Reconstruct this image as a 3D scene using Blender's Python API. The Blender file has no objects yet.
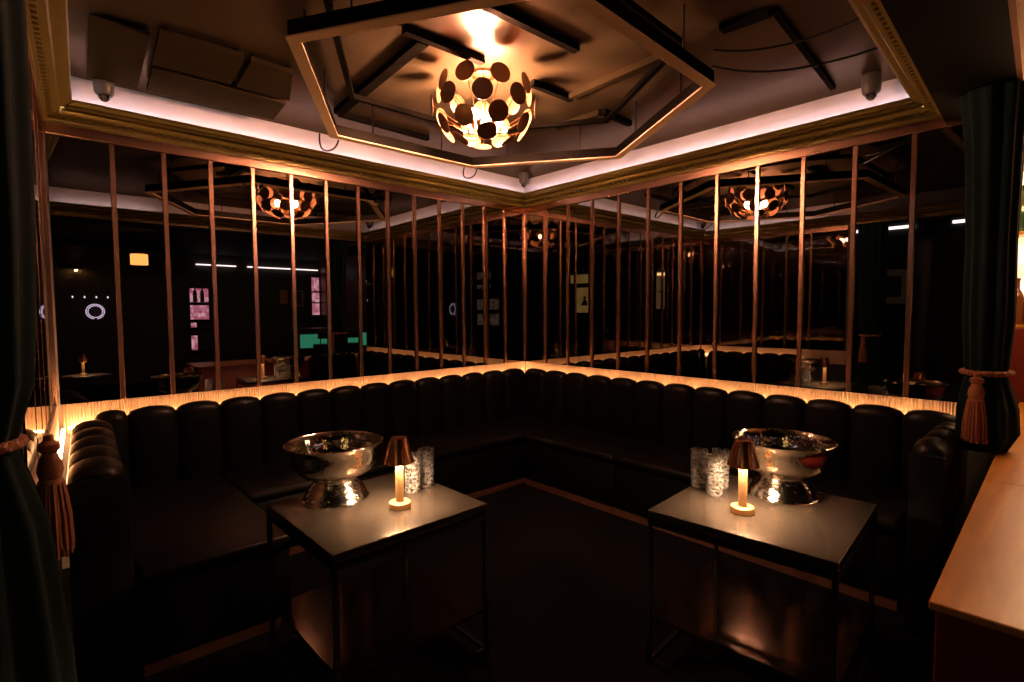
import bpy, bmesh, math, random
from mathutils import Vector, Matrix
random.seed(7)
C = bpy.context.scene.collection
SC = bpy.context.scene
PI = math.pi

# ------------------------------------------------------------------ helpers
def nbm():
    return bmesh.new()

def box(bm, x0, x1, y0, y1, z0, z1, bev=0.0, seg=2):
    vs = [bm.verts.new((x, y, z)) for x in (x0, x1) for y in (y0, y1) for z in (z0, z1)]
    fs = [(0, 1, 3, 2), (4, 6, 7, 5), (0, 4, 5, 1), (2, 3, 7, 6), (0, 2, 6, 4), (1, 5, 7, 3)]
    faces = [bm.faces.new([vs[i] for i in f]) for f in fs]
    if bev > 0:
        es = list({e for f in faces for e in f.edges})
        bmesh.ops.bevel(bm, geom=es, offset=bev, segments=seg, profile=0.5, affect='EDGES')
    return bm

def lathe(bm, prof, cx=0, cy=0, cz=0, seg=40):
    """prof: (r, z) pairs; r == 0 closes on the axis."""
    rings = []
    for r, z in prof:
        if r <= 1e-6:
            rings.append([bm.verts.new((cx, cy, cz + z))])
        else:
            rings.append([bm.verts.new((cx + r * math.cos(2 * PI * k / seg), cy + r * math.sin(2 * PI * k / seg), cz + z)) for k in range(seg)])
    for a, b in zip(rings[:-1], rings[1:]):
        for k in range(seg):
            k2 = (k + 1) % seg
            if len(a) == 1 and len(b) == 1:
                continue
            if len(a) == 1:
                bm.faces.new((a[0], b[k], b[k2]))
            elif len(b) == 1:
                bm.faces.new((a[k], a[k2], b[0]))
            else:
                bm.faces.new((a[k], a[k2], b[k2], b[k]))
    return bm

def tube(bm, pts, r, seg=8, closed=False):
    pts = [Vector(p) for p in pts]
    n = len(pts)
    rings = []
    up0 = Vector((0, 0, 1))
    for i, p in enumerate(pts):
        if closed:
            d = pts[(i + 1) % n] - pts[(i - 1) % n]
        else:
            d = pts[min(i + 1, n - 1)] - pts[max(i - 1, 0)]
        d.normalize()
        u = up0 if abs(d.z) < 0.95 else Vector((1, 0, 0))
        s = d.cross(u).normalized()
        t = s.cross(d).normalized()
        rr = r[i] if isinstance(r, (list, tuple)) else r
        rings.append([bm.verts.new(p + s * (rr * math.cos(2 * PI * k / seg)) + t * (rr * math.sin(2 * PI * k / seg))) for k in range(seg)])
    m = n if closed else n - 1
    for i in range(m):
        a, b = rings[i], rings[(i + 1) % n]
        for k in range(seg):
            k2 = (k + 1) % seg
            bm.faces.new((a[k], a[k2], b[k2], b[k]))
    if not closed:
        bm.faces.new(rings[0][::-1]); bm.faces.new(rings[-1])
    return bm

def bez(p0, p1, p2, n=12):
    p0, p1, p2 = Vector(p0), Vector(p1), Vector(p2)
    return [p0 * (1 - t) ** 2 + p1 * 2 * t * (1 - t) + p2 * t * t for t in [i / n for i in range(n + 1)]]

def prism(bm, poly, z0, z1):
    a = [bm.verts.new((x, y, z0)) for x, y in poly]
    b = [bm.verts.new((x, y, z1)) for x, y in poly]
    n = len(poly)
    bm.faces.new(a[::-1]); bm.faces.new(b)
    for i in range(n):
        bm.faces.new((a[i], a[(i + 1) % n], b[(i + 1) % n], b[i]))
    return bm

def xform(bm, mat):
    bmesh.ops.transform(bm, matrix=mat, verts=bm.verts)
    return bm

def obj(name, bm, mat, parent=None, smooth=False, loc=None):
    """ONE mesh object. Geometry is given in world space; with a parent it is shifted to the parent's frame."""
    bmesh.ops.recalc_face_normals(bm, faces=bm.faces)
    if parent is not None:
        M = Matrix.Rotation(-parent.rotation_euler.z, 4, 'Z') @ Matrix.Translation(-Vector(parent_world(parent)))
        bmesh.ops.transform(bm, matrix=M, verts=bm.verts)
    elif loc is not None:
        bmesh.ops.transform(bm, matrix=Matrix.Translation(-Vector(loc)), verts=bm.verts)
    me = bpy.data.meshes.new(name)
    bm.to_mesh(me); bm.free()
    if smooth:
        me.shade_smooth() if hasattr(me, 'shade_smooth') else None
        try:
            if smooth != 'soft': me.set_sharp_from_angle(angle=math.radians(38))
        except Exception:
            pass
    me.materials.append(mat)
    o = bpy.data.objects.new(name, me)
    C.objects.link(o)
    if parent is not None:
        o.parent = parent
    elif loc is not None:
        o.location = loc
    return o

def parent_world(o):
    v = Vector(o.location)
    if o.parent is not None:
        v = v + Vector(parent_world(o.parent))
    return v

def thing(name, label, cat, loc=(0, 0, 0), rz=0.0, group=None):
    o = bpy.data.objects.new(name, None)
    C.objects.link(o)
    o.empty_display_size = 0.05
    o.location = loc; o.rotation_euler = (0, 0, rz)
    o['label'] = label; o['category'] = cat
    if group: o['group'] = group
    return o

def tag(o, label, cat, group=None):
    o['label'] = label; o['category'] = cat
    if group: o['group'] = group
    return o

def struct(name, bm, mat, label=None, cat=None, smooth=False):
    o = obj(name, bm, mat, None, smooth)
    o['kind'] = 'structure'
    if label: o['label'] = label
    if cat: o['category'] = cat
    return o

def dup(root, loc, rz, label, group=None):
    r = root.copy(); C.objects.link(r); r.location = loc; r.rotation_euler = (0, 0, rz)
    r['label'] = label
    if group: r['group'] = group
    for ch in list(root.children):
        c = ch.copy(); C.objects.link(c); c.parent = r
        for g in list(ch.children):
            d = g.copy(); C.objects.link(d); d.parent = c
    return r

ORD = ['first', 'second', 'third', 'fourth', 'fifth', 'sixth', 'seventh', 'eighth', 'ninth', 'tenth', 'eleventh', 'twelfth', 'thirteenth', 'fourteenth', 'fifteenth']

# ------------------------------------------------------------------ materials
def mat(name, col, rough=0.5, metal=0.0, spec=0.5, sheen=0.0, noise=None, bump=None, emit=None, trans=0.0, ior=1.45, tint=None, coat=0.0):
    m = bpy.data.materials.new(name); m.use_nodes = True
    nt = m.node_tree; b = nt.nodes['Principled BSDF']
    b.inputs['Base Color'].default_value = (*col, 1)
    b.inputs['Roughness'].default_value = rough
    b.inputs['Metallic'].default_value = metal
    b.inputs['Specular IOR Level'].default_value = spec
    b.inputs['IOR'].default_value = ior
    if tint: b.inputs['Specular Tint'].default_value = (*tint, 1)
    if sheen: b.inputs['Sheen Weight'].default_value = sheen
    if trans: b.inputs['Transmission Weight'].default_value = trans
    if coat: b.inputs['Coat Weight'].default_value = coat
    if emit:
        b.inputs['Emission Color'].default_value = (*emit[0], 1)
        b.inputs['Emission Strength'].default_value = emit[1]
    tc = None
    if noise or bump:
        tc = nt.nodes.new('ShaderNodeTexCoord')
    if noise:   # (scale, amount, second colour)
        n = nt.nodes.new('ShaderNodeTexNoise'); n.inputs['Scale'].default_value = noise[0]; n.inputs['Detail'].default_value = 4
        nt.links.new(tc.outputs['Object'], n.inputs['Vector'])
        r = nt.nodes.new('ShaderNodeValToRGB')
        r.color_ramp.elements[0].position = 0.3; r.color_ramp.elements[0].color = (*col, 1)
        r.color_ramp.elements[1].position = 0.75; r.color_ramp.elements[1].color = (*noise[1], 1)
        nt.links.new(n.outputs['Fac'], r.inputs['Fac'])
        nt.links.new(r.outputs['Color'], b.inputs['Base Color'])
    if bump:    # (kind, scale, strength, distance)
        if bump[0] == 'voronoi':
            t = nt.nodes.new('ShaderNodeTexVoronoi'); t.inputs['Scale'].default_value = bump[1]
            out = t.outputs['Distance']
        else:
            t = nt.nodes.new('ShaderNodeTexNoise'); t.inputs['Scale'].default_value = bump[1]; t.inputs['Detail'].default_value = 5
            out = t.outputs['Fac']
        nt.links.new(tc.outputs['Object'], t.inputs['Vector'])
        bp = nt.nodes.new('ShaderNodeBump'); bp.inputs['Strength'].default_value = bump[2]; bp.inputs['Distance'].default_value = bump[3]
        nt.links.new(out, bp.inputs['Height']); nt.links.new(bp.outputs['Normal'], b.inputs['Normal'])
    return m

def wood(name, c1, c2, rough, sx, sy, sz):
    m = bpy.data.materials.new(name); m.use_nodes = True
    nt = m.node_tree; b = nt.nodes['Principled BSDF']
    tc = nt.nodes.new('ShaderNodeTexCoord'); mp = nt.nodes.new('ShaderNodeMapping')
    mp.inputs['Scale'].default_value = (sx, sy, sz)
    n = nt.nodes.new('ShaderNodeTexNoise'); n.inputs['Scale'].default_value = 1.0; n.inputs['Detail'].default_value = 6; n.inputs['Distortion'].default_value = 0.6
    r = nt.nodes.new('ShaderNodeValToRGB')
    r.color_ramp.elements[0].position = 0.35; r.color_ramp.elements[0].color = (*c1, 1)
    r.color_ramp.elements[1].position = 0.7; r.color_ramp.elements[1].color = (*c2, 1)
    nt.links.new(tc.outputs['Object'], mp.inputs['Vector']); nt.links.new(mp.outputs['Vector'], n.inputs['Vector'])
    nt.links.new(n.outputs['Fac'], r.inputs['Fac']); nt.links.new(r.outputs['Color'], b.inputs['Base Color'])
    b.inputs['Roughness'].default_value = rough
    bp = nt.nodes.new('ShaderNodeBump'); bp.inputs['Strength'].default_value = 0.15; bp.inputs['Distance'].default_value = 0.002
    nt.links.new(n.outputs['Fac'], bp.inputs['Height']); nt.links.new(bp.outputs['Normal'], b.inputs['Normal'])
    return m

WARM = (1.0, 0.50, 0.17)
AMBER = (1.0, 0.40, 0.10)
PINKW = (1.0, 0.80, 0.84)
M = {}
def eggshell(name, c1, c2, gcol, rough, fac, scale):
    """matt paint with a faint coloured gloss"""
    m = bpy.data.materials.new(name); m.use_nodes = True
    nt = m.node_tree; nt.nodes.clear()
    out = nt.nodes.new('ShaderNodeOutputMaterial'); d = nt.nodes.new('ShaderNodeBsdfDiffuse'); g = nt.nodes.new('ShaderNodeBsdfGlossy'); mx = nt.nodes.new('ShaderNodeMixShader')
    tc = nt.nodes.new('ShaderNodeTexCoord'); n = nt.nodes.new('ShaderNodeTexNoise'); n.inputs['Scale'].default_value = scale; n.inputs['Detail'].default_value = 4
    r = nt.nodes.new('ShaderNodeValToRGB')
    r.color_ramp.elements[0].position = 0.3; r.color_ramp.elements[0].color = (*c1, 1); r.color_ramp.elements[1].position = 0.75; r.color_ramp.elements[1].color = (*c2, 1)
    n2 = nt.nodes.new('ShaderNodeTexNoise'); n2.inputs['Scale'].default_value = scale * 4
    bp = nt.nodes.new('ShaderNodeBump'); bp.inputs['Strength'].default_value = 0.12; bp.inputs['Distance'].default_value = 0.01
    nt.links.new(tc.outputs['Object'], n.inputs['Vector']); nt.links.new(tc.outputs['Object'], n2.inputs['Vector'])
    nt.links.new(n.outputs['Fac'], r.inputs['Fac']); nt.links.new(r.outputs['Color'], d.inputs['Color'])
    nt.links.new(n2.outputs['Fac'], bp.inputs['Height']); nt.links.new(bp.outputs['Normal'], g.inputs['Normal'])
    g.inputs['Color'].default_value = (*gcol, 1); g.inputs['Roughness'].default_value = rough
    mx.inputs[0].default_value = fac
    nt.links.new(d.outputs[0], mx.inputs[1]); nt.links.new(g.outputs[0], mx.inputs[2]); nt.links.new(mx.outputs[0], out.inputs['Surface'])
    return m
M['ceiling'] = eggshell('olive_ceiling_paint', (0.031, 0.022, 0.011), (0.042, 0.031, 0.016), (1.0, 0.75, 0.60), 0.28, 0.08, 2.2)
M['board'] = eggshell('olive_board', (0.021, 0.016, 0.007), (0.028, 0.021, 0.010), (1.0, 0.70, 0.42), 0.4, 0.015, 3.0)
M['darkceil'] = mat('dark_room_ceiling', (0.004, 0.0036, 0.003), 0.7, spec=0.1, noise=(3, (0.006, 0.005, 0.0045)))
M['plaster'] = mat('pale_plaster', (0.50, 0.45, 0.46), 0.6, noise=(5, (0.58, 0.52, 0.53)), bump=('noise', 20, 0.2, 0.004))
M['darkwall'] = mat('dark_wall_paint', (0.018, 0.017, 0.016), 0.6, noise=(2, (0.024, 0.022, 0.02)))
M['greenwall'] = mat('dark_green_wall_paint', (0.012, 0.018, 0.016), 0.5, noise=(2, (0.016, 0.024, 0.021)))
M['floor'] = mat('black_carpet', (0.0025, 0.002, 0.002), 0.95, spec=0.1, noise=(40, (0.004, 0.0032, 0.003)), bump=('noise', 250, 0.5, 0.003))
M['gold'] = mat('aged_gold_paint', (0.44, 0.34, 0.11), 0.33, metal=0.5, noise=(3, (0.48, 0.38, 0.13)))
M['copper'] = mat('brushed_copper', (0.54, 0.30, 0.195), 0.26, metal=1.0, noise=(2, (0.57, 0.32, 0.21)))
M['mirror'] = mat('smoked_mirror', (0.235, 0.22, 0.205), 0.0, metal=1.0)
M['panel'] = mat('reeded_oak', (0.60, 0.42, 0.27), 0.5, noise=(14, (0.68, 0.48, 0.31)))
M['leather'] = mat('black_leather', (0.0032, 0.0030, 0.0026), 0.40, spec=0.16, noise=(6, (0.0045, 0.0042, 0.0035)), bump=('noise', 160, 0.25, 0.002))
M['plinth'] = wood('plinth_wood', (0.085, 0.032, 0.018), (0.13, 0.05, 0.028), 0.45, 3, 30, 30)
M['velvet'] = mat('green_velvet', (0.0025, 0.0105, 0.0085), 0.8, spec=0.1, sheen=0.04, noise=(12, (0.0035, 0.013, 0.011)))
M['counter'] = wood('oak_counter', (0.44, 0.17, 0.020), (0.60, 0.25, 0.036), 0.30, 3, 26, 26)
M['redbody'] = mat('dark_red_lacquer', (0.12, 0.014, 0.010), 0.4, noise=(4, (0.15, 0.018, 0.012)))
M['tabletop'] = mat('dark_bronze_top', (0.078, 0.060, 0.048), 0.20, metal=0.8, noise=(7, (0.105, 0.083, 0.067)), bump=('noise', 30, 0.06, 0.002))
M['shelf'] = mat('bronzed_shelf', (0.018, 0.011, 0.006), 0.13, metal=0.85, spec=0.25, noise=(7, (0.032, 0.020, 0.010)), bump=('noise', 25, 0.08, 0.003))
M['blackmetal'] = mat('black_metal', (0.02, 0.019, 0.018), 0.35, metal=0.8, noise=(20, (0.028, 0.026, 0.025)))
M['steel'] = mat('hammered_nickel', (0.72, 0.66, 0.60), 0.10, metal=1.0, noise=(4, (0.78, 0.71, 0.64)), bump=('voronoi', 85, 0.30, 0.0025))
M['brass'] = mat('brushed_brass', (0.70, 0.37, 0.15), 0.27, metal=1.0, noise=(25, (0.76, 0.42, 0.18)))
M['satin'] = mat('satin_brass', (0.74, 0.43, 0.22), 0.36, metal=0.92, noise=(25, (0.78, 0.47, 0.21)))
M['shadecopper'] = mat('polished_copper_shade', (0.62, 0.27, 0.12), 0.26, metal=1.0, noise=(25, (0.58, 0.25, 0.105)))
M['discs'] = mat('burnished_copper_disc', (0.26, 0.13, 0.065), 0.38, metal=0.85, noise=(12, (0.34, 0.17, 0.085)))
M['darksteel'] = eggshell('dark_steel', (0.003, 0.0026, 0.002), (0.005, 0.0044, 0.0034), (0.9, 0.75, 0.6), 0.4, 0.006, 8.0)
M['tanstrip'] = mat('pale_strip', (0.90, 0.62, 0.38), 0.4, noise=(3, (0.94, 0.66, 0.42)))
M['glass'] = mat('cut_glass', (1, 1, 1), 0.02, trans=1.0, ior=1.5, bump=('voronoi', 62, 0.9, 0.006))
M['rope'] = mat('rust_rope', (0.30, 0.105, 0.035), 0.75, sheen=0.2, noise=(60, (0.38, 0.14, 0.05)))
M['plastic'] = mat('grey_plastic', (0.09, 0.08, 0.07), 0.4, noise=(9, (0.10, 0.09, 0.08)))
M['lens'] = mat('dark_lens', (0.01, 0.01, 0.012), 0.06, spec=0.8, noise=(9, (0.012, 0.012, 0.014)))
M['rubber'] = mat('black_cable', (0.012, 0.011, 0.010), 0.5, noise=(9, (0.015, 0.013, 0.012)))
M['matboard'] = mat('grey_mat_board', (0.66, 0.68, 0.70), 0.7, noise=(9, (0.72, 0.74, 0.76)))
M['artdark'] = mat('dark_print', (0.03, 0.03, 0.032), 0.6, noise=(7, (0.09, 0.085, 0.08)))
M['artwarm'] = mat('amber_print', (0.45, 0.25, 0.08), 0.6, noise=(7, (0.25, 0.12, 0.04)))
M['frame'] = mat('black_frame', (0.015, 0.015, 0.015), 0.35, noise=(9, (0.02, 0.02, 0.02)))
M['woodceil'] = wood('orange_wood_ceiling', (0.42, 0.17, 0.05), (0.52, 0.24, 0.08), 0.5, 3, 14, 14)
M['bottleg'] = mat('green_bottle', (0.02, 0.07, 0.03), 0.1, spec=0.7, noise=(9, (0.03, 0.09, 0.04)))
M['bottlea'] = mat('amber_bottle', (0.16, 0.05, 0.015), 0.1, spec=0.7, noise=(9, (0.20, 0.07, 0.02)))

_nt = M['glass'].node_tree
_b = _nt.nodes['Principled BSDF']; _b.inputs['Roughness'].default_value = 0.06
_d = _nt.nodes.new('ShaderNodeBsdfTranslucent'); _d.inputs['Color'].default_value = (0.95, 0.92, 0.9, 1)
_e = _nt.nodes.new('ShaderNodeBsdfDiffuse'); _e.inputs['Color'].default_value = (0.95, 0.92, 0.9, 1)
_m1 = _nt.nodes.new('ShaderNodeMixShader'); _m1.inputs[0].default_value = 0.5
_m2 = _nt.nodes.new('ShaderNodeMixShader'); _tc = _nt.nodes.new('ShaderNodeTexCoord'); _vo = _nt.nodes.new('ShaderNodeTexVoronoi'); _vo.feature = 'DISTANCE_TO_EDGE'; _vo.inputs['Scale'].default_value = 62
_rp = _nt.nodes.new('ShaderNodeValToRGB'); _rp.color_ramp.elements[0].color = (0.32, 0.32, 0.32, 1); _rp.color_ramp.elements[1].color = (0.015, 0.015, 0.015, 1); _rp.color_ramp.elements[1].position = 0.14
_nt.links.new(_tc.outputs['Object'], _vo.inputs['Vector']); _nt.links.new(_vo.outputs['Distance'], _rp.inputs['Fac']); _nt.links.new(_rp.outputs['Color'], _m2.inputs[0])
_nt.links.new(_d.outputs[0], _m1.inputs[1]); _nt.links.new(_e.outputs[0], _m1.inputs[2])
_nt.links.new(_b.outputs[0], _m2.inputs[1]); _nt.links.new(_m1.outputs[0], _m2.inputs[2])
_nt.links.new(_m2.outputs[0], _nt.nodes['Material Output'].inputs['Surface'])

def glow(name, col, s, noise=None):
    m = bpy.data.materials.new(name); m.use_nodes = True
    nt = m.node_tree; nt.nodes.clear()
    out = nt.nodes.new('ShaderNodeOutputMaterial'); e = nt.nodes.new('ShaderNodeEmission')
    e.inputs['Color'].default_value = (*col, 1); e.inputs['Strength'].default_value = s
    nt.links.new(e.outputs['Emission'], out.inputs['Surface'])
    if noise:
        tc = nt.nodes.new('ShaderNodeTexCoord'); n = nt.nodes.new('ShaderNodeTexNoise'); n.inputs['Scale'].default_value = noise[0]
        r = nt.nodes.new('ShaderNodeValToRGB'); r.color_ramp.elements[0].color = (*noise[1], 1); r.color_ramp.elements[1].color = (*col, 1)
        r.color_ramp.elements[0].position = 0.4; r.color_ramp.elements[1].position = 0.6
        nt.links.new(tc.outputs['Object'], n.inputs['Vector']); nt.links.new(n.outputs['Fac'], r.inputs['Fac']); nt.links.new(r.outputs['Color'], e.inputs['Color'])
    return m

M['bulb'] = glow('lit_bulb', (1.0, 0.45, 0.27), 2300)
M['led'] = glow('amber_led', (1.0, 0.47, 0.19), 62)
M['cove'] = glow('cove_led', (1.0, 0.74, 0.78), 46)
M['lamp_led'] = glow('lamp_led', (1.0, 0.60, 0.32), 1100)
M['shelflit'] = glow('lit_shelf_panel', (1.0, 0.52, 0.62), 2.2, noise=(14, (0.55, 0.12, 0.22)))
M['shelfpale'] = glow('lit_shelf_pale', (1.0, 0.62, 0.52), 0.5, noise=(9, (0.5, 0.26, 0.22)))
M['neon'] = glow('neon_ring', (0.90, 0.72, 1.0), 3.2)
M['tubewhite'] = glow('linear_tube', (1.0, 0.82, 0.85), 7)
M['fringe'] = glow('lit_fringe', (1.0, 0.40, 0.10), 6.0)
M['spot'] = glow('small_spot', (1.0, 0.85, 0.85), 5)
M['greenlit'] = glow('green_bar_front', (0.10, 0.75, 0.42), 0.8)
M['poster'] = glow('lit_poster', (1.0, 0.66, 0.22), 1.5, noise=(5, (0.85, 0.50, 0.14)))
M['backbar'] = glow('lit_backbar', (1.0, 0.72, 0.45), 3.4, noise=(10, (1.0, 0.45, 0.18)))
M['whitearc'] = glow('white_lamp_arc', (1.0, 0.85, 0.72), 5.0)

# ------------------------------------------------------------------ room numbers (metres)
CAM = (-3.1867, -3.3174, 1.24)
ZC = 2.38                                   # ceiling
Z_STRIP0, Z_GLASS0, Z_GLASS1, Z_RAIL1 = 0.66, 0.8055, 2.087, 2.136
XL = -3.13                                  # far left corner of the left wall
A3 = math.radians(3.1)                      # the side wall splays a little
S_DIR = Vector((-math.sin(A3), -math.cos(A3), 0))
S_NRM = Vector((math.cos(A3), -math.sin(A3), 0))
S_ORG = Vector((XL, 0, 0))
HA = math.radians(2.1)                      # the header over the opening is slightly skew
H_ORG = Vector((0, -2.85, 0))
H_DIR = Vector((-math.cos(HA), -math.sin(HA), 0))
H_NRM = Vector((-math.sin(HA), math.cos(HA), 0))
RUNS = {'left': (Vector((0, 0, 0)), Vector((-1, 0, 0)), Vector((0, -1, 0)), -XL),
        'right': (Vector((0, 0, 0)), Vector((0, -1, 0)), Vector((-1, 0, 0)), 2.85),
        'side': (S_ORG, S_DIR, S_NRM, 2.95),
        'header': (H_ORG, H_DIR, H_NRM, 3.25)}

def run_matrix(run):
    o, a, n, L = RUNS[run]
    m = Matrix.Identity(4)
    m.col[0][:3] = a; m.col[1][:3] = n; m.col[2][:3] = (0, 0, 1); m.col[3][:3] = o
    return m          # local x = along the wall, local y = out of the wall, z up

def onrun(bm, run):
    return xform(bm, run_matrix(run))

# ------------------------------------------------------------------ shell
struct('floor', box(nbm(), -5.2, 1.8, -8.4, 0.2, -0.12, 0.0), M['floor'])
struct('ceiling', box(nbm(), -3.45, 0.15, -3.02, 0.15, ZC, ZC + 0.1), M['ceiling'])
b = box(nbm(), -5.2, -1.305, -8.4, -3.025, ZC, ZC + 0.1)
box(b, -1.305, 1.8, -8.4, -4.5, ZC, ZC + 0.1)
box(b, -1.305, 0.15, -3.11, -3.025, ZC, ZC + 0.1)
box(b, -5.2, -3.455, -3.025, 0.2, ZC, ZC + 0.1)
struct('ceiling_main_room', b, M['darkceil'])
struct('wall_left', box(nbm(), XL - 0.15, 0.15, 0.0, 0.14, 0, ZC - .001), M['plaster'])
struct('wall_right', box(nbm(), 0.0, 0.14, -2.97, -0.001, 0, 2.135), M['darkwall'])
struct('wall_right_frieze', box(nbm(), 0.0, 0.14, -2.97, -0.001, 2.1352, ZC - .001), M['plaster'])
struct('wall_side', onrun(box(nbm(), 0.0, 1.62, -0.14, 0.0, 0, 2.135), 'side'), M['darkwall'])
struct('wall_side_frieze', onrun(box(nbm(), 0.0, 1.62, -0.14, 0.0, 2.1352, ZC - .001), 'side'), M['plaster'])
struct('header_side', onrun(box(nbm(), 1.625, 2.83, -0.14, 0.0, 2.13, ZC - .001), 'side'), M['darkwall'])
struct('header_front', onrun(box(nbm(), 0.0, 3.40, -0.24, 0.0, 2.13, ZC - .001), 'header'), M['plaster'])
struct('header_soffit', onrun(box(nbm(), -0.33, 3.40, -0.245, 0.004, 2.105, 2.129), 'header'), M['darkceil'])
struct('wall_back', box(nbm(), -5.2, 1.8, -8.4, -8.2, 0, ZC - .001), M['darkwall'])
struct('wall_far', box(nbm(), -5.2, -4.9, -8.199, 0.2, 0, ZC - .001), M['greenwall'])
struct('wall_end', box(nbm(), 1.55, 1.8, -8.199, -2.83, 0, ZC - .001), M['redbody'])
struct('wall_divider', box(nbm(), 0.141, 1.549, -2.97, -2.83, 0, ZC - .001), M['darkwall'])
struct('ceiling_bar', box(nbm(), -1.30, 1.8, -4.495, -3.115, ZC, ZC + 0.1), M['woodceil'])

struct('header_outer', onrun(box(nbm(), -0.30, 3.40, -0.262, -0.246, 2.105, ZC - .001), 'header'), M['woodceil'])
# cornice: moulding profile with a ledge that hides the cove light; dentils sit in the same moulding
CPROF = [(0.0, 2.137), (0.022, 2.137), (0.024, 2.148), (0.034, 2.150), (0.036, 2.158), (0.030, 2.160), (0.030, 2.172),
         (0.060, 2.174), (0.074, 2.178), (0.080, 2.185), (0.076, 2.192), (0.068, 2.194), (0.074, 2.203), (0.088, 2.209),
         (0.108, 2.211), (0.120, 2.216), (0.125, 2.223), (0.122, 2.231), (0.110, 2.233), (0.104, 2.228), (0.104, 2.200), (0.0, 2.200)]
def cornice(run, n0, n1, m0, m1):
    """m0, m1: how much the run shortens at its ends per metre of projection (mitres)."""
    o, a, n, L = RUNS[run]
    bm = nbm()
    A = [bm.verts.new((n0 + q * m0, q, z)) for q, z in CPROF]
    B = [bm.verts.new((n1 - q * m1, q, z)) for q, z in CPROF]
    k = len(CPROF)
    for i in range(k):
        bm.faces.new((A[i], A[(i + 1) % k], B[(i + 1) % k], B[i]))
    bm.faces.new(A[::-1]); bm.faces.new(B)
    x = n0 + 0.05
    while x < n1 - 0.06:
        box(bm, x, x + 0.022, 0.029, 0.052, 2.1605, 2.1725)
        x += 0.040
    return onrun(bm, run)
struct('trim_1', cornice('left', 0, -XL, 1, 1), M['gold'], 'gold dentil cornice above the left mirror wall', 'cornice')
struct('trim_2', cornice('right', 0, 2.85, 1, 1), M['gold'], 'gold dentil cornice above the right mirror wall', 'cornice')
struct('trim_3', cornice('side', 0, 2.95, 1, 0), M['gold'], 'gold dentil cornice running up beside the left curtain', 'cornice')
struct('trim_4', cornice('header', 0, 3.22, 1, 1), M['gold'], 'gold dentil cornice along the dark header by the right curtain', 'cornice')
for run, n0, n1, lab in (('left', 0.06, -XL - 0.06, 'above the left mirror wall'), ('right', 0.06, 2.79, 'above the right mirror wall'),
                         ('side', 0.06, 1.35, 'on the side wall'), ('header', 2.25, 3.0, 'on the dark header')):
    oo, aa, nn, LL = RUNS[run]
    t = thing('cove_light', 'pinkish white cove light strip hidden on the cornice ' + lab, 'cove light', tuple(oo + aa * (n0 + n1) / 2 + nn * 0.09 + Vector((0, 0, 2.2))), 0, 'cove light strips')
    obj('strip', onrun(box(nbm(), n0, n1, 0.084, 0.088, 2.2015, 2.2225), run), M['cove'], t)
    bm = box(nbm(), n0, n1, 0.079, 0.1035, 2.2235, 2.2265)  # unseen cap added over the strip to keep its light off the ceiling
    box(bm, n0, n1, 0.0885, 0.1035, 2.2005, 2.2235)
    obj('housing', onrun(bm, run), M['plastic'], t)

# mirror rails, dividers, panes, reeded light panels
LS = [0.0] + [0.239 + 0.2186 * i for i in range(13)]            # divider distances from the corner, left wall
RS = [0.0] + [0.258 + 0.2473 * i for i in range(11)]
SS = [0.0, 0.25, 0.50, 0.75, 1.0, 1.25]
tn = 5
def trim(run, x0, x1, y0, y1, z0, z1, m, label, cat):
    global tn
    o = struct('trim_%d' % tn, onrun(box(nbm(), x0, x1, y0, y1, z0, z1, 0.0015, 1), run), m, label, cat)
    tn += 1
    return o
LEND, REND, SEND = -XL, 2.97, 1.62
for run, L, nm in (('left', LEND, 'left mirror wall'), ('right', REND - .001, 'right mirror wall'), ('side', SEND, 'side wall by the left curtain')):
    e = 0.021 if run != 'left' else 0.0
    trim(run, e, L - 0.022, 0.0005, 0.020, Z_GLASS1, Z_RAIL1 - .001, M['copper'], 'copper top rail of the ' + nm, 'mirror rail')
for run, S, L, nm in (('left', LS, LEND, 'left wall'), ('right', RS, REND, 'right wall'), ('side', SS, SEND, 'side wall')):
    for i, s in enumerate(S):
        if i == 0:
            if run == 'left':
                trim(run, 0.0, 0.020, 0.0005, 0.020, Z_GLASS0, Z_GLASS1 - .001, M['copper'], 'copper strip in the corner where the two mirror walls meet', 'mirror divider')
            if run == 'side':
                trim(run, 0.001, 0.022, 0.001, 0.016, Z_GLASS0, Z_GLASS1 - .001, M['copper'], 'copper strip in the corner beside the left curtain', 'mirror divider')
        else:
            trim(run, s - (0.011 if run != 'side' else .007), s + (0.011 if run != 'side' else .007), 0.0005, 0.017 if run != 'side' else 0.007, Z_GLASS0, Z_GLASS1 - .001, M['copper'],
                 'copper strip on the %s, %s from the mirror corner' % (nm, ORD[i - 1]) if run != 'side' else 'copper strip on the side wall, %s from the back' % ORD[i - 1], 'mirror divider')
        e0 = s + (0.021 if i == 0 else 0.0115)
        if i == 0 and run == 'right': e0 = 0.0205
        if i == 0 and run == 'side': e0 = 0.0225
        e1 = (S[i + 1] - 0.0115) if i + 1 < len(S) else L - 0.024
        o = obj('mirror_pane', onrun(box(nbm(), e0, e1, 0.001, 0.006, Z_GLASS0 + .001, Z_GLASS1 - .001), run), M['mirror'])
        if run == 'side':
            tag(o, 'smoked mirror pane on the side wall by the left curtain, %s from the back' % ORD[i], 'mirror', 'side wall mirror panes')
        else:
            tag(o, 'tall smoked mirror pane on the %s, %s from the corner' % (nm, ORD[i]), 'mirror', nm + ' mirror panes')
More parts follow.
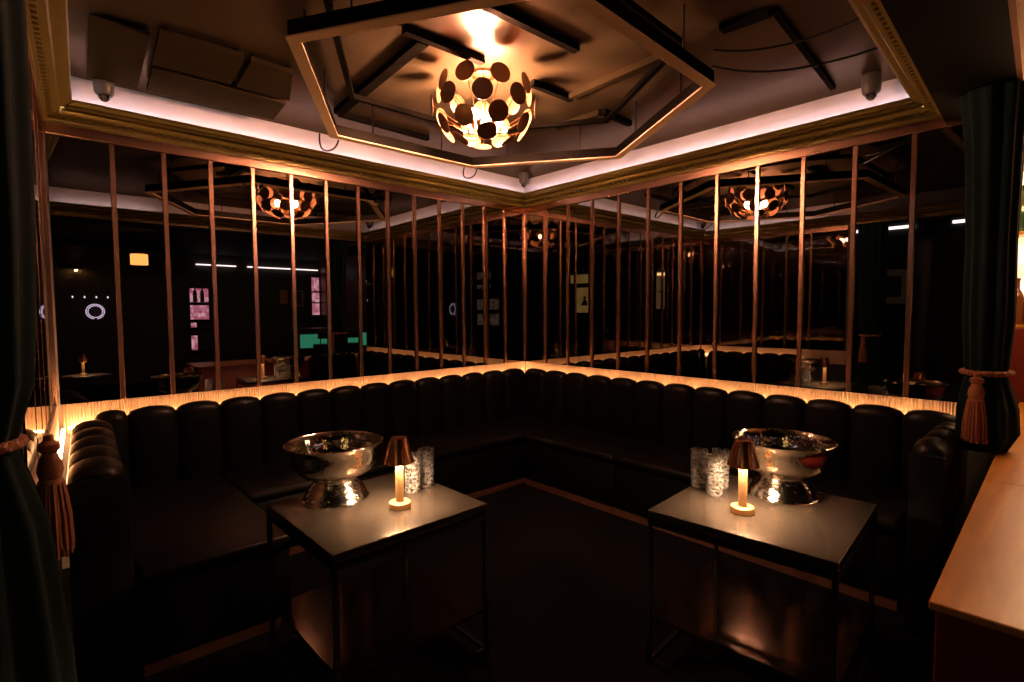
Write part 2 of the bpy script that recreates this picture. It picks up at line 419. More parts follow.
def reeded(run, x0, x1):
    bm = nbm(); p = 0.0125; n = int((x1 - x0) / p)
    prof = []
    for i in range(n):
        for k in range(4):
            u = k / 4
            prof.append((x0 + (i + u) * p, 0.010 + 0.0045 * math.sin(PI * u)))
    prof.append((x0 + n * p, 0.010))
    pts = [(x0, 0.001)] + prof + [(x0 + n * p, 0.001)]
    A = [bm.verts.new((x, y, Z_STRIP0)) for x, y in pts]
    B = [bm.verts.new((x, y, Z_GLASS0 - .001)) for x, y in pts]
    k = len(pts)
    for i in range(k):
        bm.faces.new((A[i], A[(i + 1) % k], B[(i + 1) % k], B[i]))
    bm.faces.new(A[::-1]); bm.faces.new(B)
    return onrun(bm, run)
for run, x0, x1, nm in (('left', 0.015, LEND - .015, 'left mirror wall'), ('right', 0.017, REND - .01, 'right mirror wall'), ('side', 0.017, SEND, 'side mirror wall')):
    struct('trim_%d' % tn, reeded(run, x0, x1), M['panel'], 'reeded oak band glowing under the ' + nm, 'wall panel'); tn += 1

# ------------------------------------------------------------------ banquette
Q0, Q1, ZT = 0.062, 0.165, 0.772
def channel(run, a0, a1, ztop=ZT, zb=0.34, bul=0.034, qf=Q1, nu=14):
    """one padded channel of the back: bulges forward and up between two seams"""
    bm = nbm()
    base = [(Q0, 0.50), (Q0, ztop - 0.05)]
    for k in range(9):
        t = PI - k * (PI / 8)
        base.append((Q0 + (qf - Q0) / 2 + (qf - Q0) / 2 * math.cos(t), ztop - 0.052 + 0.052 * math.sin(t)))
    base += [(qf + 0.003, ztop - 0.16), (qf + 0.006, ztop - 0.27), (qf + 0.004, zb + 0.02), (qf - 0.02, zb)]
    rows = []
    for i in range(nu + 1):
        u = -1 + 2 * i / nu
        bl = math.sqrt(max(0, 1 - abs(u) ** 2.1))
        sh = (1 - bl)
        row = []
        for j, (q, z) in enumerate(base):
            f = min(1, max(0, (q - Q0) / (qf - Q0)))
            zz = z - sh * bul * 1.1 * max(0, min(1, (z - (ztop - 0.10)) / 0.10))
            row.append(bm.verts.new((a0 + (a1 - a0) * (u + 1) / 2, q - sh * bul * f, zz)))
        rows.append(row)
    k = len(base)
    for i in range(nu):
        for j in range(k - 1):
            bm.faces.new((rows[i][j], rows[i + 1][j], rows[i + 1][j + 1], rows[i][j + 1]))
        bm.faces.new((rows[i][k - 1], rows[i + 1][k - 1], rows[i + 1][0], rows[i][0]))
    bm.faces.new(rows[0][::-1]); bm.faces.new(rows[-1])
    return onrun(bm, run)
SEAT, DEPTH = 0.368, 0.63
def seat_parts(t, x0, x1, y0, y1, front, ends=''):
    """front: 'y-' or 'x-' ..., sides that show an upholstered face over a recessed wooden plinth"""
    obj('seat_cushion', box(nbm(), x0, x1, y0, y1, 0.315, SEAT, 0.022, 3), M['leather'], t, True)
    ox0 = 0.012 if 'x-' in front else 0; oy0 = 0.012 if 'y-' in front else 0
    ox1 = 0.012 if 'x+' in front else 0; oy1 = 0.012 if 'y+' in front else 0
    obj('base', box(nbm(), x0 + ox0, x1 - ox1, y0 + oy0, y1 - oy1, 0.042, 0.314, 0.01, 2), M['leather'], t, True)
    obj('plinth', box(nbm(), x0 + ox0 * 1.4, x1 - ox1 * 1.4, y0 + oy0 * 1.4, y1 - oy1 * 1.4, 0.0, 0.041), M['plinth'], t)

t = thing('banquette', 'long black banquette with channel back along the left wall into the corner', 'banquette', (-1.25, -0.3, 0), 0, 'banquette modules')
seat_parts(t, -2.455, -0.02, -DEPTH, -0.06, 'y-')
ledg = [0.130, 0.359] + [0.359 + 0.2082 * k for k in range(1, 13)] + [2.985]
for a, c in zip(ledg[:-1], ledg[1:]):
    if c < 2.46: obj('back_channel', channel('left', a + .001, c - .001), M['leather'], t, True)
redg = [0.130, 0.363] + [0.363 + 0.2165 * k for k in range(1, 12)] + [2.955]
for a, c in zip(redg[:2], redg[1:3]):
    obj('back_channel', channel('right', a + .001, c - .001), M['leather'], t, True)
t = thing('banquette', 'black banquette section on the right wall, between the corner and the seat seam', 'banquette', (-0.3, -1.0, 0), 0, 'banquette modules')
seat_parts(t, -DEPTH, -0.06, -1.416, -DEPTH - .004, 'x-')
for a, c in zip(redg[2:6], redg[3:7]):
    if c <= 1.46: obj('back_channel', channel('right', a + .001, c - .001), M['leather'], t, True)
t = thing('banquette', 'black banquette section on the right wall behind the table with three glasses', 'banquette', (-0.3, -2.1, 0), 0, 'banquette modules')
seat_parts(t, -DEPTH, -0.06, -2.84, -1.420, 'x-')
for a, c in zip(redg[:-1], redg[1:]):
    if c > 1.46: obj('back_channel', channel('right', a + .001, c - .001), M['leather'], t, True)
# low end arm on the right, along the oak counter
RUNS['rarm'] = (Vector((0.0, -3.055, 0)), Vector((-1, 0, 0)), Vector((0, 1, 0)), 0.8)
ar = [0.19, 0.28, 0.37, 0.55, 0.74]
for a, c in zip(ar[:-1], ar[1:]):
    obj('arm_channel', channel('rarm', a + .001, c - .001, ztop=0.748, zb=0.10, qf=0.175), M['leather'], t, True)
obj('arm_end', box(nbm(), -0.762, -0.742, -2.995, -2.885, 0.0, 0.70, 0.008, 2), M['leather'], t, True)
# return with arm on the left
t = thing('banquette', 'short black banquette return with padded arm beside the left curtain', 'banquette', (-2.75, -0.6, 0), 0, 'banquette modules')
bm = nbm()
def seat_quad(z0, z1, ins, bev):
    bm = nbm()
    prism(bm, [(-3.07, -0.07), (-2.459, -0.07), (-2.459 - ins, -1.235 + ins), (-2.955, -1.215 + ins), (-2.965, -0.9)], z0, z1)
    if bev:
        bmesh.ops.bevel(bm, geom=list(bm.edges), offset=bev, segments=3, profile=0.5, affect='EDGES')
    return bm
obj('seat_cushion', seat_quad(0.315, SEAT, 0.0, 0.018), M['leather'], t, True)
obj('base', seat_quad(0.042, 0.314, 0.012, 0.008), M['leather'], t, True)
obj('plinth', seat_quad(0.0, 0.041, 0.018, 0), M['plinth'], t)
for a, c in zip(ledg[:-1], ledg[1:]):
    if c >= 2.46: obj('back_channel', channel('left', a + .001, c - .001), M['leather'], t, True)
al = [0.18, 0.385, 0.59, 0.79, 0.99, 1.19]
for a, c in zip(al[:-1], al[1:]):
    obj('arm_channel', channel('side', a + .001, c - .001, ztop=0.757, zb=0.36, bul=0.028, qf=0.215), M['leather'], t, True)
obj('arm_end', onrun(box(nbm(), 1.192, 1.212, 0.062, 0.222, 0.0, 0.715, 0.008, 2), 'side'), M['leather'], t, True)
# amber led strips behind the backs
for run, a0, a1, nm in (('left', 0.05, LEND - 0.05, 'left'), ('right', 0.05, 2.90, 'right'), ('side', 0.06, 1.19, 'side')):
    o = obj('light_strip', onrun(box(nbm(), a0, a1, 0.026, 0.040, 0.688, 0.696), run), M['led'])
    tag(o, 'amber light strip glowing behind the seat back on the %s wall' % nm, 'light strip', 'amber light strips')

# ------------------------------------------------------------------ tables
def make_table(label, loc, rz, w, d):
    t = thing('side_table', label, 'table', loc, 0, 'dark square tables')
    H = 0.548; s = 0.0075
    X, Y, Z = loc
    B = lambda *a, **k: box(nbm(), X + a[0], X + a[1], Y + a[2], Y + a[3], a[4], a[5], **k)
    obj('table_top', B(-w / 2, w / 2, -d / 2, d / 2, H - 0.022, H, bev=0.002, seg=1), M['tabletop'], t)
    bm = nbm()
    for y in (-d / 2 + s, d / 2 - s): box(bm, X - w / 2 + 2 * s, X + w / 2 - 2 * s, Y + y - s, Y + y + s, H - 0.052, H - 0.037)
    for x in (-w / 2 + s, w / 2 - s): box(bm, X + x - s, X + x + s, Y - d / 2 + 2 * s, Y + d / 2 - 2 * s, H - 0.052, H - 0.037)
    obj('top_frame', bm, M['blackmetal'], t)
    for sx in (-1, 1):
        for sy in (-1, 1):
            x, y = sx * (w / 2 - s), sy * (d / 2 - s)
            obj('leg', B(x - s, x + s, y - s, y + s, 0.0, H - 0.0225, bev=0.001, seg=1), M['blackmetal'], t)
    obj('shelf', B(-w / 2 + 2 * s + .001, w / 2 - 2 * s - .001, -d / 2 + .001, d / 2 - .001, 0.150, 0.165, bev=0.001, seg=1), M['shelf'], t)
    bm = nbm()
    for y in (-d / 2 + s, d / 2 - s): box(bm, X - w / 2 + 2 * s, X + w / 2 - 2 * s, Y + y - s, Y + y + s, 0.0, 0.012)
    for x in (-w / 2 + s, w / 2 - s): box(bm, X + x - s, X + x + s, Y - d / 2 + 2 * s, Y + d / 2 - 2 * s, 0.0, 0.012)
    obj('bottom_frame', bm, M['blackmetal'], t)
    t.rotation_euler.z = rz
    return t
make_table('dark square table holding two glasses, lamp and bowl, nearer the left curtain', (-2.294, -1.607, 0), math.radians(0.8), 0.582, 0.56)
RTR = math.radians(4.3)
make_table('dark square table holding three glasses, lamp and bowl, by the oak counter', (-1.310, -2.577, 0), RTR, 0.60, 0.578)

TZ = 0.5485
def make_bowl(label, loc):
    t = thing('champagne_bowl', label, 'bowl', loc, 0, 'hammered champagne bowls')
    x, y, z = loc
    outer = [(0.060, 0.083), (0.095, 0.089), (0.124, 0.102), (0.145, 0.124), (0.156, 0.150), (0.160, 0.176), (0.165, 0.196), (0.174, 0.209), (0.177, 0.2125), (0.174, 0.2145)]
    inner = [(0.162, 0.204), (0.156, 0.176), (0.152, 0.150), (0.141, 0.126), (0.121, 0.106), (0.092, 0.094), (0.0, 0.089)]
    obj('bowl_body', lathe(nbm(), [(0.0, 0.083)] + outer + inner, x, y, z, 64), M['steel'], t, True)
    foot = [(0.0, 0.082), (0.080, 0.082), (0.078, 0.074), (0.084, 0.062), (0.100, 0.042), (0.112, 0.022), (0.118, 0.006), (0.121, 0.004), (0.121, 0.0), (0.0, 0.0)]
    obj('pedestal_foot', lathe(nbm(), foot, x, y, z, 64), M['steel'], t, True)
    return t
make_bowl('hammered metal bowl on the table nearer the left curtain', (-2.375, -1.446, TZ))
make_bowl('hammered metal bowl on the table by the oak counter', (-1.135, -2.570, TZ))

def make_lamp(label, loc):
    t = thing('table_lamp', label, 'lamp', loc, 0, 'brass table lamps')
    x, y, z = loc
    obj('base', lathe(nbm(), [(0, 0), (0.037, 0), (0.038, 0.002), (0.038, 0.020), (0.036, 0.022), (0.0, 0.022)], x, y, z, 40), M['satin'], t, True)
    obj('stem', lathe(nbm(), [(0.0, 0.0225), (0.0145, 0.0225), (0.0140, 0.150), (0.014, 0.188), (0, 0.188)], x, y, z, 28), M['satin'], t, True)
    sh = [(0.0515, 0.163), (0.0525, 0.1635), (0.0305, 0.246), (0.027, 0.2515), (0.0, 0.252), (0.0, 0.2495), (0.026, 0.249), (0.029, 0.245), (0.0515, 0.163)]
    obj('lamp_shade', lathe(nbm(), sh, x, y, z, 44), M['shadecopper'], t, True)
    obj('light_ring', lathe(nbm(), [(0.0155, 0.172), (0.0440, 0.172), (0.0440, 0.175), (0.0155, 0.175), (0.0155, 0.172)], x, y, z, 28), M['lamp_led'], t)
    obj('shade_holder', lathe(nbm(), [(0.0, 0.1885), (0.010, 0.1885), (0.010, 0.249), (0.0, 0.249)], x, y, z, 16), M['brass'], t, True)
    return t
make_lamp('small lit brass table lamp standing beside two glasses', (-2.250, -1.697, TZ))
make_lamp('small lit brass table lamp standing beside three glasses', (-1.412, -2.546, TZ))

def make_glass(label, loc, group):
    t = thing('highball_glass', label, 'glass', loc, random.random(), group)
    x, y, z = loc
    bm = nbm(); seg = 48; h = 0.148
    zs = [0.0, 0.004] + [0.004 + (h - 0.026) * k / 16 for k in range(1, 17)] + [h - 0.010, h]
    rings = []
    def ring(r, zz, cut):
        out = []
        for k in range(seg):
            th = 2 * PI * k / seg
            rr = r
            if cut:   # crossing diagonal cuts
                ph = 5 * th
                d = min(abs(math.sin(ph + zz * 55)), abs(math.sin(ph - zz * 55)))
                rr = r - 0.0022 * max(0, 1 - d * 2.4)
            out.append(bm.verts.new((x + rr * math.cos(th), y + rr * math.sin(th), z + zz)))
        return out
    for zz in zs:
        r = 0.0305 + 0.002 * zz / h
        rings.append(ring(r - (0.002 if zz == 0 else 0), zz, 0.003 < zz < h - 0.015))
    for zz in (h, h - 0.01, h * 0.5, 0.022, 0.014):
        rings.append(ring(0.0278 + 0.002 * zz / h - (0.010 if zz == 0.014 else 0), zz + (0.0005 if zz == h else 0), False))
    for a, b2 in zip(rings[:-1], rings[1:]):
        for k in range(seg):
            bm.faces.new((a[k], a[(k + 1) % seg], b2[(k + 1) % seg], b2[k]))
    bm.faces.new(rings[0][::-1]); bm.faces.new(rings[-1])
    t.rotation_euler.z = 0
    obj('glass_body', bm, M['glass'], t, True)
    return t
# cut tumblers: one piece of glass each
def glass(label, loc, group):
    t = make_glass(label, loc, group)
    g = t.children[0]
    g.parent = None; g.location = loc; g.name = 'highball_glass'
    tag(g, label, 'glass', group)
    bpy.data.objects.remove(t)
    g.name = 'highball_glass'
    return g
GL, GR = 'cut glass tumblers on the left table', 'cut glass tumblers on the right table'
glass('clear cut highball glass half hidden behind the left brass lamp', (-2.126, -1.583, TZ), GL)
glass('clear cut highball glass near the right edge of the left table', (-2.050, -1.560, TZ), GL)
glass('clear cut highball glass at the far left of the three', (-1.271, -2.312, TZ), GR)
glass('clear cut highball glass in front, nearest the right brass lamp', (-1.313, -2.397, TZ), GR)
glass('clear cut highball glass at the back, behind the front one', (-1.219, -2.374, TZ), GR)

# ------------------------------------------------------------------ hexagonal ceiling frame
HV = [(-2.532, -1.500), (-2.013, -0.640), (-1.095, -0.652), (-0.558, -1.412), (-1.110, -2.275), (-2.055, -2.315)]
hc = (sum(v[0] for v in HV) / 6, sum(v[1] for v in HV) / 6)
def inset(poly, d):
    out = []
    n = len(poly)
    for i in range(n):
        p0, p1, p2 = Vector(poly[i - 1]), Vector(poly[i]), Vector(poly[(i + 1) % n])
        e1 = (p1 - p0).normalized(); e2 = (p2 - p1).normalized()
        n1 = Vector((-e1.y, e1.x)); n2 = Vector((-e2.y, e2.x))
        c = Vector(hc) - p1
        if n1.dot(c) < 0: n1 = -n1
        if n2.dot(c) < 0: n2 = -n2
        bis = (n1 + n2); bis = bis / (1 + n1.dot(n2))
        out.append(tuple(p1 + bis * d))
    return out
ZH = 2.150
t = thing('hexagonal_frame', 'large hexagonal copper and black frame hung from the ceiling', 'ceiling frame', (hc[0], hc[1], ZH))
I1 = inset(HV, 0.045); O1 = HV
I0 = inset(HV, 0.006); I2 = inset(HV, 0.039)
U0 = inset(HV, 0.11); U1 = inset(HV, 0.135)
for i in range(6):
    j = (i + 1) % 6
    r = obj('beam', prism(nbm(), [I0[i], I0[j], I2[j], I2[i]], ZH + 0.006, ZH + 0.058), M['darksteel'], t)
    obj('copper_strip', prism(nbm(), [O1[i], O1[j], I1[j], I1[i]], ZH, ZH + 0.0055), M['tanstrip'], r)
for i in range(6):
    j = (i + 1) % 6
    obj('upper_rail', prism(nbm(), [U0[i], U0[j], U1[j], U1[i]], ZC - 0.055, ZC - 0.03), M['darksteel'], t)
Imid = inset(HV, 0.018)
for i in range(6):
    j = (i + 1) % 6
    for f in (0.25, 0.75):
        p = Vector(Imid[i]).lerp(Vector(Imid[j]), f)
        obj('rod', tube(nbm(), [(p.x, p.y, ZH + 0.059), (p.x, p.y, ZC - .0005)], 0.004, 8), M['blackmetal'], t, True)
def loop(pts, r, label):
    o = obj('cable_loop', tube(nbm(), pts, r, 8), M['rubber'], None, True, loc=pts[0])
    return tag(o, label, 'cable', 'black cable loops')
loop(bez((-2.075, -0.665, 2.149), (-2.060, -0.60, 2.06), (-1.985, -0.60, 2.10)) + bez((-1.985, -0.60, 2.10), (-1.955, -0.60, 2.12), (-1.96, -0.63, 2.149))[1:], 0.0045, 'black cable loop under the frame corner nearest the left mirror wall')
loop(bez((-1.15, -0.655, 2.149), (-1.14, -0.60, 2.085), (-1.08, -0.62, 2.10)) + bez((-1.08, -0.62, 2.10), (-1.045, -0.64, 2.115), (-1.06, -0.665, 2.149))[1:], 0.0045, 'black cable loop under the frame corner facing the mirror corner')
def cable(pts, r, label):
    o = obj('cable', tube(nbm(), pts, r, 6), M['rubber'], None, True, loc=pts[0])
    return tag(o, label, 'cable', 'hanging cables')
cable(bez((-1.085, -2.245, 2.245), (-0.80, -2.40, 2.20), (-0.60, -2.79, 2.31), 16), 0.0045, 'black cable sagging from the frame corner, lower of the two')
cable(bez((-1.10, -2.255, 2.30), (-0.92, -2.46, 2.25), (-0.85, -2.79, 2.345), 16), 0.0045, 'black cable sagging from the frame corner, upper of the two')

# ceiling battens and boards
def batten(p, q, w, z0, m, label):
    global tn
    p, q = Vector(p), Vector(q); d = (q - p).normalized(); s = Vector((-d.y, d.x)) * w / 2
    struct('trim_%d' % tn, prism(nbm(), [tuple(p + s), tuple(q + s), tuple(q - s), tuple(p - s)], z0, ZC - .0005), m, label, 'ceiling batten'); tn += 1
batten((-1.997, -1.793), (-1.417, -1.804), 0.032, 2.35, M['darksteel'], 'dark ceiling batten nearest the camera inside the hexagon')
batten((-2.05, -1.447), (-1.649, -1.452), 0.032, 2.35, M['darksteel'], 'dark ceiling batten pointing at the disc chandelier')
batten((-1.326, -1.437), (-1.034, -1.440), 0.032, 2.35, M['darksteel'], 'dark ceiling batten behind the right side of the chandelier')
batten((-1.064, -1.461), (-1.090, -2.10), 0.032, 2.35, M['board'], 'long olive ceiling batten right of the chandelier')
batten((-0.776, -1.10), (-0.765, -1.42), 0.032, 2.35, M['board'], 'short olive ceiling batten near the far right frame side')
batten((-0.765, -1.44), (-0.495, -1.430), 0.032, 2.35, M['darksteel'], 'short dark ceiling batten crossing the far right frame side')
batten((-1.875, -0.445), (-1.945, -1.423), 0.05, 2.35, M['darksteel'], 'dark ceiling batten left of the chandelier')
batten((-1.86, -0.43), (-1.252, -0.406), 0.032, 2.35, M['darksteel'], 'dark ceiling batten parallel to the left mirror wall')
batten((-1.081, -2.488), (-0.14, -2.41), 0.024, 2.357, M['darksteel'], 'dark ceiling batten reaching the right mirror wall')
batten((-1.101, -2.29), (-1.083, -2.47), 0.05, 2.357, M['darksteel'], 'dark ceiling batten beside the frame corner by the cables')
def board(pts, label):
    bm = prism(nbm(), pts, 2.335, 2.357)
    c = (sum(p[0] for p in pts) / 4, sum(p[1] for p in pts) / 4, 2.335)
    t = thing('ceiling_board', label, 'ceiling board', c, 0, 'olive ceiling boards')
    obj('panel', bm, M['board'], t)
    bm = nbm()
    for k in range(4):
        x, y = pts[k]; x = c[0] + (x - c[0]) * 0.86; y = c[1] + (y - c[1]) * 0.8
        lathe(bm, [(0, 2.3575), (0.01, 2.3575), (0.01, ZC - .0005), (0, ZC - .0005)], x, y, 0, 10)
    obj('spacer', bm, M['darksteel'], t)
board([(-2.985, -0.77), (-2.80, -0.77), (-2.765, -0.16), (-2.955, -0.16)], 'olive ceiling board above the dome camera by the left curtain')
board([(-2.775, -0.83), (-2.47, -0.84), (-2.44, -0.51), (-2.752, -0.50)], 'olive ceiling board nearer the camera, beside the frame')
board([(-2.744, -0.454), (-2.161, -0.449), (-2.134, -0.165), (-2.728, -0.170)], 'long olive ceiling board along the left cornice')
board([(-2.44, -0.83), (-2.26, -0.82), (-2.16, -0.50), (-2.415, -0.50)], 'olive ceiling board tucked beside the left frame corner')

# ------------------------------------------------------------------ chandelier
CX, CY, CZ = -1.546, -1.331, 2.222
t = thing('disc_chandelier', 'bowl shaped ceiling chandelier of copper discs with glowing bulbs', 'chandelier', (CX, CY, ZC))
obj('ceiling_rose', lathe(nbm(), [(0, ZC - .001), (0.06, ZC - .001), (0.06, ZC - 0.012), (0.02, ZC - 0.02), (0.0, ZC - 0.02)], CX, CY, 0, 32), M['brass'], t, True)
obj('stem', lathe(nbm(), [(0, ZC - 0.0205), (0.008, ZC - 0.0205), (0.008, 2.10), (0.018, 2.095), (0.018, 2.075), (0, 2.075)], CX, CY, 0, 16), M['brass'], t, True)
RX, RB = 0.245, 0.165
def surf(el, az):
    """el: 0 at the widest ring, negative to the bottom"""
    rz = RB if el < 0 else 0.16
    return Vector((CX + RX * math.cos(el) * math.cos(az), CY + RX * math.cos(el) * math.sin(az), CZ + rz * math.sin(el)))
def disc(p, nrm, r, m, par):
    bm = nbm()
    lathe(bm, [(0, -0.0015), (r * 0.6, -0.0005), (r, 0.003), (r, 0.005), (r * 0.6, 0.0018), (0, 0.001)], 0, 0, 0, 28)
    q = Vector((0, 0, 1)).rotation_difference(nrm.normalized()).to_matrix().to_4x4()
    xform(bm, Matrix.Translation(p) @ q)
    return obj('disc', bm, m, par, True)
view = math.atan2(CAM[1] - CY, CAM[0] - CX)
rows = [(0.50, 9, 0.35, 0.047), (-0.05, 9, 0.0, 0.047), (-0.60, 8, 0.33, 0.048), (-1.10, 4, 0.1, 0.047)]
for el, n, off, r in rows:
    for k in range(n):
        az = view + off + 2 * PI * k / n + random.uniform(-0.05, 0.05)
        e2 = el + random.uniform(-0.05, 0.05)
        p = surf(e2, az)
        nrm = Vector((p.x - CX, p.y - CY, (p.z - CZ) * 1.2))
        if el > 0.3: nrm.z *= 0.3
        a = obj('arm', tube(nbm(), [(CX, CY, 2.085), tuple(Vector((CX, CY, 2.085)).lerp(p, 0.5) - Vector((0, 0, 0.01))), tuple(p - nrm.normalized() * 0.003)], 0.0018, 6), M['brass'], t, True)
        disc(p, nrm, r, M['discs'], t)
for k in range(5):
    az = view + 0.55 + 2 * PI * k / 5
    x, y = CX + 0.075 * math.cos(az), CY + 0.075 * math.sin(az)
    s = obj('socket', lathe(nbm(), [(0, 0), (0.012, 0), (0.013, 0.035), (0.0, 0.035)], x, y, 2.105, 16), M['brass'], t, True)
    bm = tube(nbm(), [(CX, CY, 2.09), (x, y, 2.11)], 0.004, 8)
    obj('bulb_arm', bm, M['brass'], t, True)
    obj('bulb', lathe(nbm(), [(0, 0), (0.010, 0.004), (0.018, 0.022), (0.020, 0.034), (0.016, 0.048), (0.0, 0.055)], x, y, 2.1405, 20), M['bulb'], t, True)

# ------------------------------------------------------------------ security cameras on the ceiling edge
def seccam(label, x, y, z, look, h):
    t = thing('dome_camera', label, 'security camera', (x, y, z), 0, 'dome cameras')
    obj('housing', lathe(nbm(), [(0, h), (0.040, h), (0.042, 0.045), (0.038, 0.012), (0.030, 0.0), (0, 0.0)], x, y, z, 32), M['plastic'], t, True)
    bm = lathe(nbm(), [(0, -0.028), (0.012, -0.025), (0.022, -0.014), (0.026, -0.0005), (0, -0.0005)], x, y, z, 24)
    e = obj('eyeball', bm, M['lens'], t, True)
    d = Vector(look).normalized(); c = Vector((x, y, z - 0.006))
    bm = lathe(nbm(), [(0, 0), (0.011, 0), (0.011, 0.010), (0.007, 0.012), (0, 0.010)], 0, 0, 0, 20)
    xform(bm, Matrix.Translation(c + d * 0.021) @ Vector((0, 0, 1)).rotation_difference(d).to_matrix().to_4x4())
    obj('lens', bm, M['plastic'], e, True)
toc = lambda x, y: (CAM[0] - x, CAM[1] - y, -1.0)
seccam('grey dome camera above the cornice at the left curtain end', -2.893, -0.135, 2.275, toc(-2.89, -.13), ZC - 2.2755)
seccam('grey dome camera above the corner where the mirror walls meet', -0.15, -0.15, 2.295, toc(-.15, -.15), ZC - 2.2955)
seccam('grey dome camera above the cornice at the right curtain end', -0.135, -2.575, 2.285, toc(-.13, -2.57), ZC - 2.2855)

# ------------------------------------------------------------------ curtains with tiebacks
def curtain(name, label, cx, cy, prof, folds, amp, seed, ax=1.0, ay=1.0):
    """prof: (z, radius, dx, dy); a gathered column of cloth with vertical folds"""
    rnd = random.Random(seed); ph = [rnd.uniform(0, 6.28) for _ in range(4)]
    bm = nbm(); seg = 120; rings = []
    zs = []
    for (a, b2) in zip(prof[:-1], prof[1:]):
        for k in range(8): zs.append([a[i] + (b2[i] - a[i]) * (3 * (k / 8) ** 2 - 2 * (k / 8) ** 3) for i in range(4)])
    zs.append(list(prof[-1]))
    for z, r, dx, dy in zs:
        ring = []
        for k in range(seg):
            th = 2 * PI * k / seg
            f = math.sin(folds * th + ph[0] + 0.5 * math.sin(2 * th + z * 1.3)) + 0.4 * math.sin((folds // 2 + 1) * th + ph[1])
            rr = r * (1 + amp * f)
            ring.append(bm.verts.new((cx + dx + ax * rr * math.cos(th), cy + dy + ay * rr * math.sin(th), z)))
        rings.append(ring)
    for a, b2 in zip(rings[:-1], rings[1:]):
        for k in range(seg):
            bm.faces.new((a[k], a[(k + 1) % seg], b2[(k + 1) % seg], b2[k]))
    bm.faces.new(rings[0][::-1]); bm.faces.new(rings[-1])
    o = obj(name, bm, M['velvet'], None, 'soft', loc=(cx, cy, prof[-1][0]))
    return tag(o, label, 'curtain', 'green velvet curtains')

def tieback(label, cx, cy, z, rx, ry, tx, ty, length, tr, lean=(0, 0)):
    t = thing('curtain_tieback', label, 'curtain tieback', (cx, cy, z), 0, 'rope tiebacks with tassels')
    pts = []
    n = 64
    for s in range(3):
        bm = nbm() if s == 0 else bm
        pts = []
        for k in range(n):
            th = 2 * PI * k / n; tw = 14 * th + s * 2 * PI / 3
            pts.append((cx + (rx + 0.006 * math.cos(tw)) * math.cos(th), cy + (ry + 0.006 * math.cos(tw)) * math.sin(th), z + 0.006 * math.sin(tw)))
        tube(bm, pts, 0.0068, 6, closed=True)
    obj('rope', bm, M['rope'], t, True)
    tp = obj('tassel', lathe(nbm(), [(0, 0), (0.008, 0), (0.010, -0.012), (tr * 0.62, -0.02), (tr * 0.62, -0.032), (tr * 0.42, -0.04), (tr * 0.66, -0.062), (tr * 0.74, -0.08),
                                    (tr * 0.60, -0.098), (tr * 0.72, -0.104), (tr * 0.72, -0.112), (0, -0.112)], tx, ty, z, 28), M['rope'], t, True)
    bm = nbm()
    for k in range(64):
        th = 2.399963 * k; rr = tr * math.sqrt((k + .5) / 64)
        p0 = (tx + 0.72 * rr * math.cos(th), ty + 0.72 * rr * math.sin(th), z - 0.108)
        L = length * (1 + 0.04 * math.sin(k * 5.1))
        p1 = (tx + 1.12 * rr * math.cos(th) + lean[0], ty + 1.12 * rr * math.sin(th) + lean[1], z - L)
        pm = ((p0[0] + p1[0]) / 2 + 0.1 * rr * math.cos(th), (p0[1] + p1[1]) / 2 + 0.1 * rr * math.sin(th), (p0[2] + p1[2]) / 2)
        tube(bm, [p0, pm, p1], [0.0036, 0.0042, 0.0034], 5)
    obj('fringe', bm, M['rope'], tp, True)
    return t

CTZ = 0.668   # counter height
curtain('curtain', 'dark green velvet curtain gathered over the oak counter on the right', -0.33, -3.054,
        [(2.104, 0.100, 0, 0.012), (1.9, 0.084, 0, 0.006), (1.5, 0.074, 0, 0.002), (1.2, 0.077, 0, 0), (1.01, 0.066, 0, 0), (0.98, 0.060, 0, 0), (0.95, 0.068, 0, 0), (0.84, 0.090, 0, -0.008), (0.74, 0.094, 0, -0.010), (CTZ + 0.002, 0.072, 0, 0.0)],
        10, 0.07, 3, ax=1.15)
tieback('rust rope tieback with tassel around the right curtain', -0.33, -3.054, 0.985, 0.086, 0.074, -0.428, -3.036, 0.265, 0.036)
curtain('curtain', 'dark green velvet curtain hanging at the left edge of the photo', -3.300, -1.80,
        [(2.129, 0.122, 0, 0), (1.8, 0.125, 0, 0), (1.4, 0.122, 0, 0), (1.1, 0.108, 0, 0), (0.995, 0.082, 0, 0), (0.97, 0.074, 0, 0), (0.945, 0.080, 0, 0), (0.8, 0.118, 0, 0), (0.5, 0.145, 0, 0), (0.002, 0.165, 0, 0)],
        11, 0.07, 5)
tieback('rust rope tieback with long tassel around the left curtain', -3.300, -1.80, 0.972, 0.086, 0.086, -3.172, -1.77, 0.265, 0.032)

# ------------------------------------------------------------------ oak counter at the right
RC = math.radians(1.2)
t = thing('counter', 'oak topped counter with dark red body at the right edge', 'counter', (-0.3, -3.30, 0))
def cbox(x0, x1, y0, y1, z0, z1, bev=0.003):
    bm = box(nbm(), x0, x1, y0, y1, z0, z1, bev, 2)
    P = Vector((-1.92, -3.118, 0)); P2 = Vector((-1.91, -3.130, 0))
    return xform(bm, Matrix.Translation(P2) @ Matrix.Rotation(RC, 4, 'Z') @ Matrix.Translation(-P))
for x0, x1 in ((-1.92, -0.852), (-0.849, 0.30), (0.303, 1.265)):
    obj('top_board', cbox(x0, x1, -3.70, -3.118, CTZ - 0.016, CTZ), M['counter'], t)
obj('body', cbox(-1.905, 1.25, -3.68, -3.128, 0.0, CTZ - 0.017), M['redbody'], t)

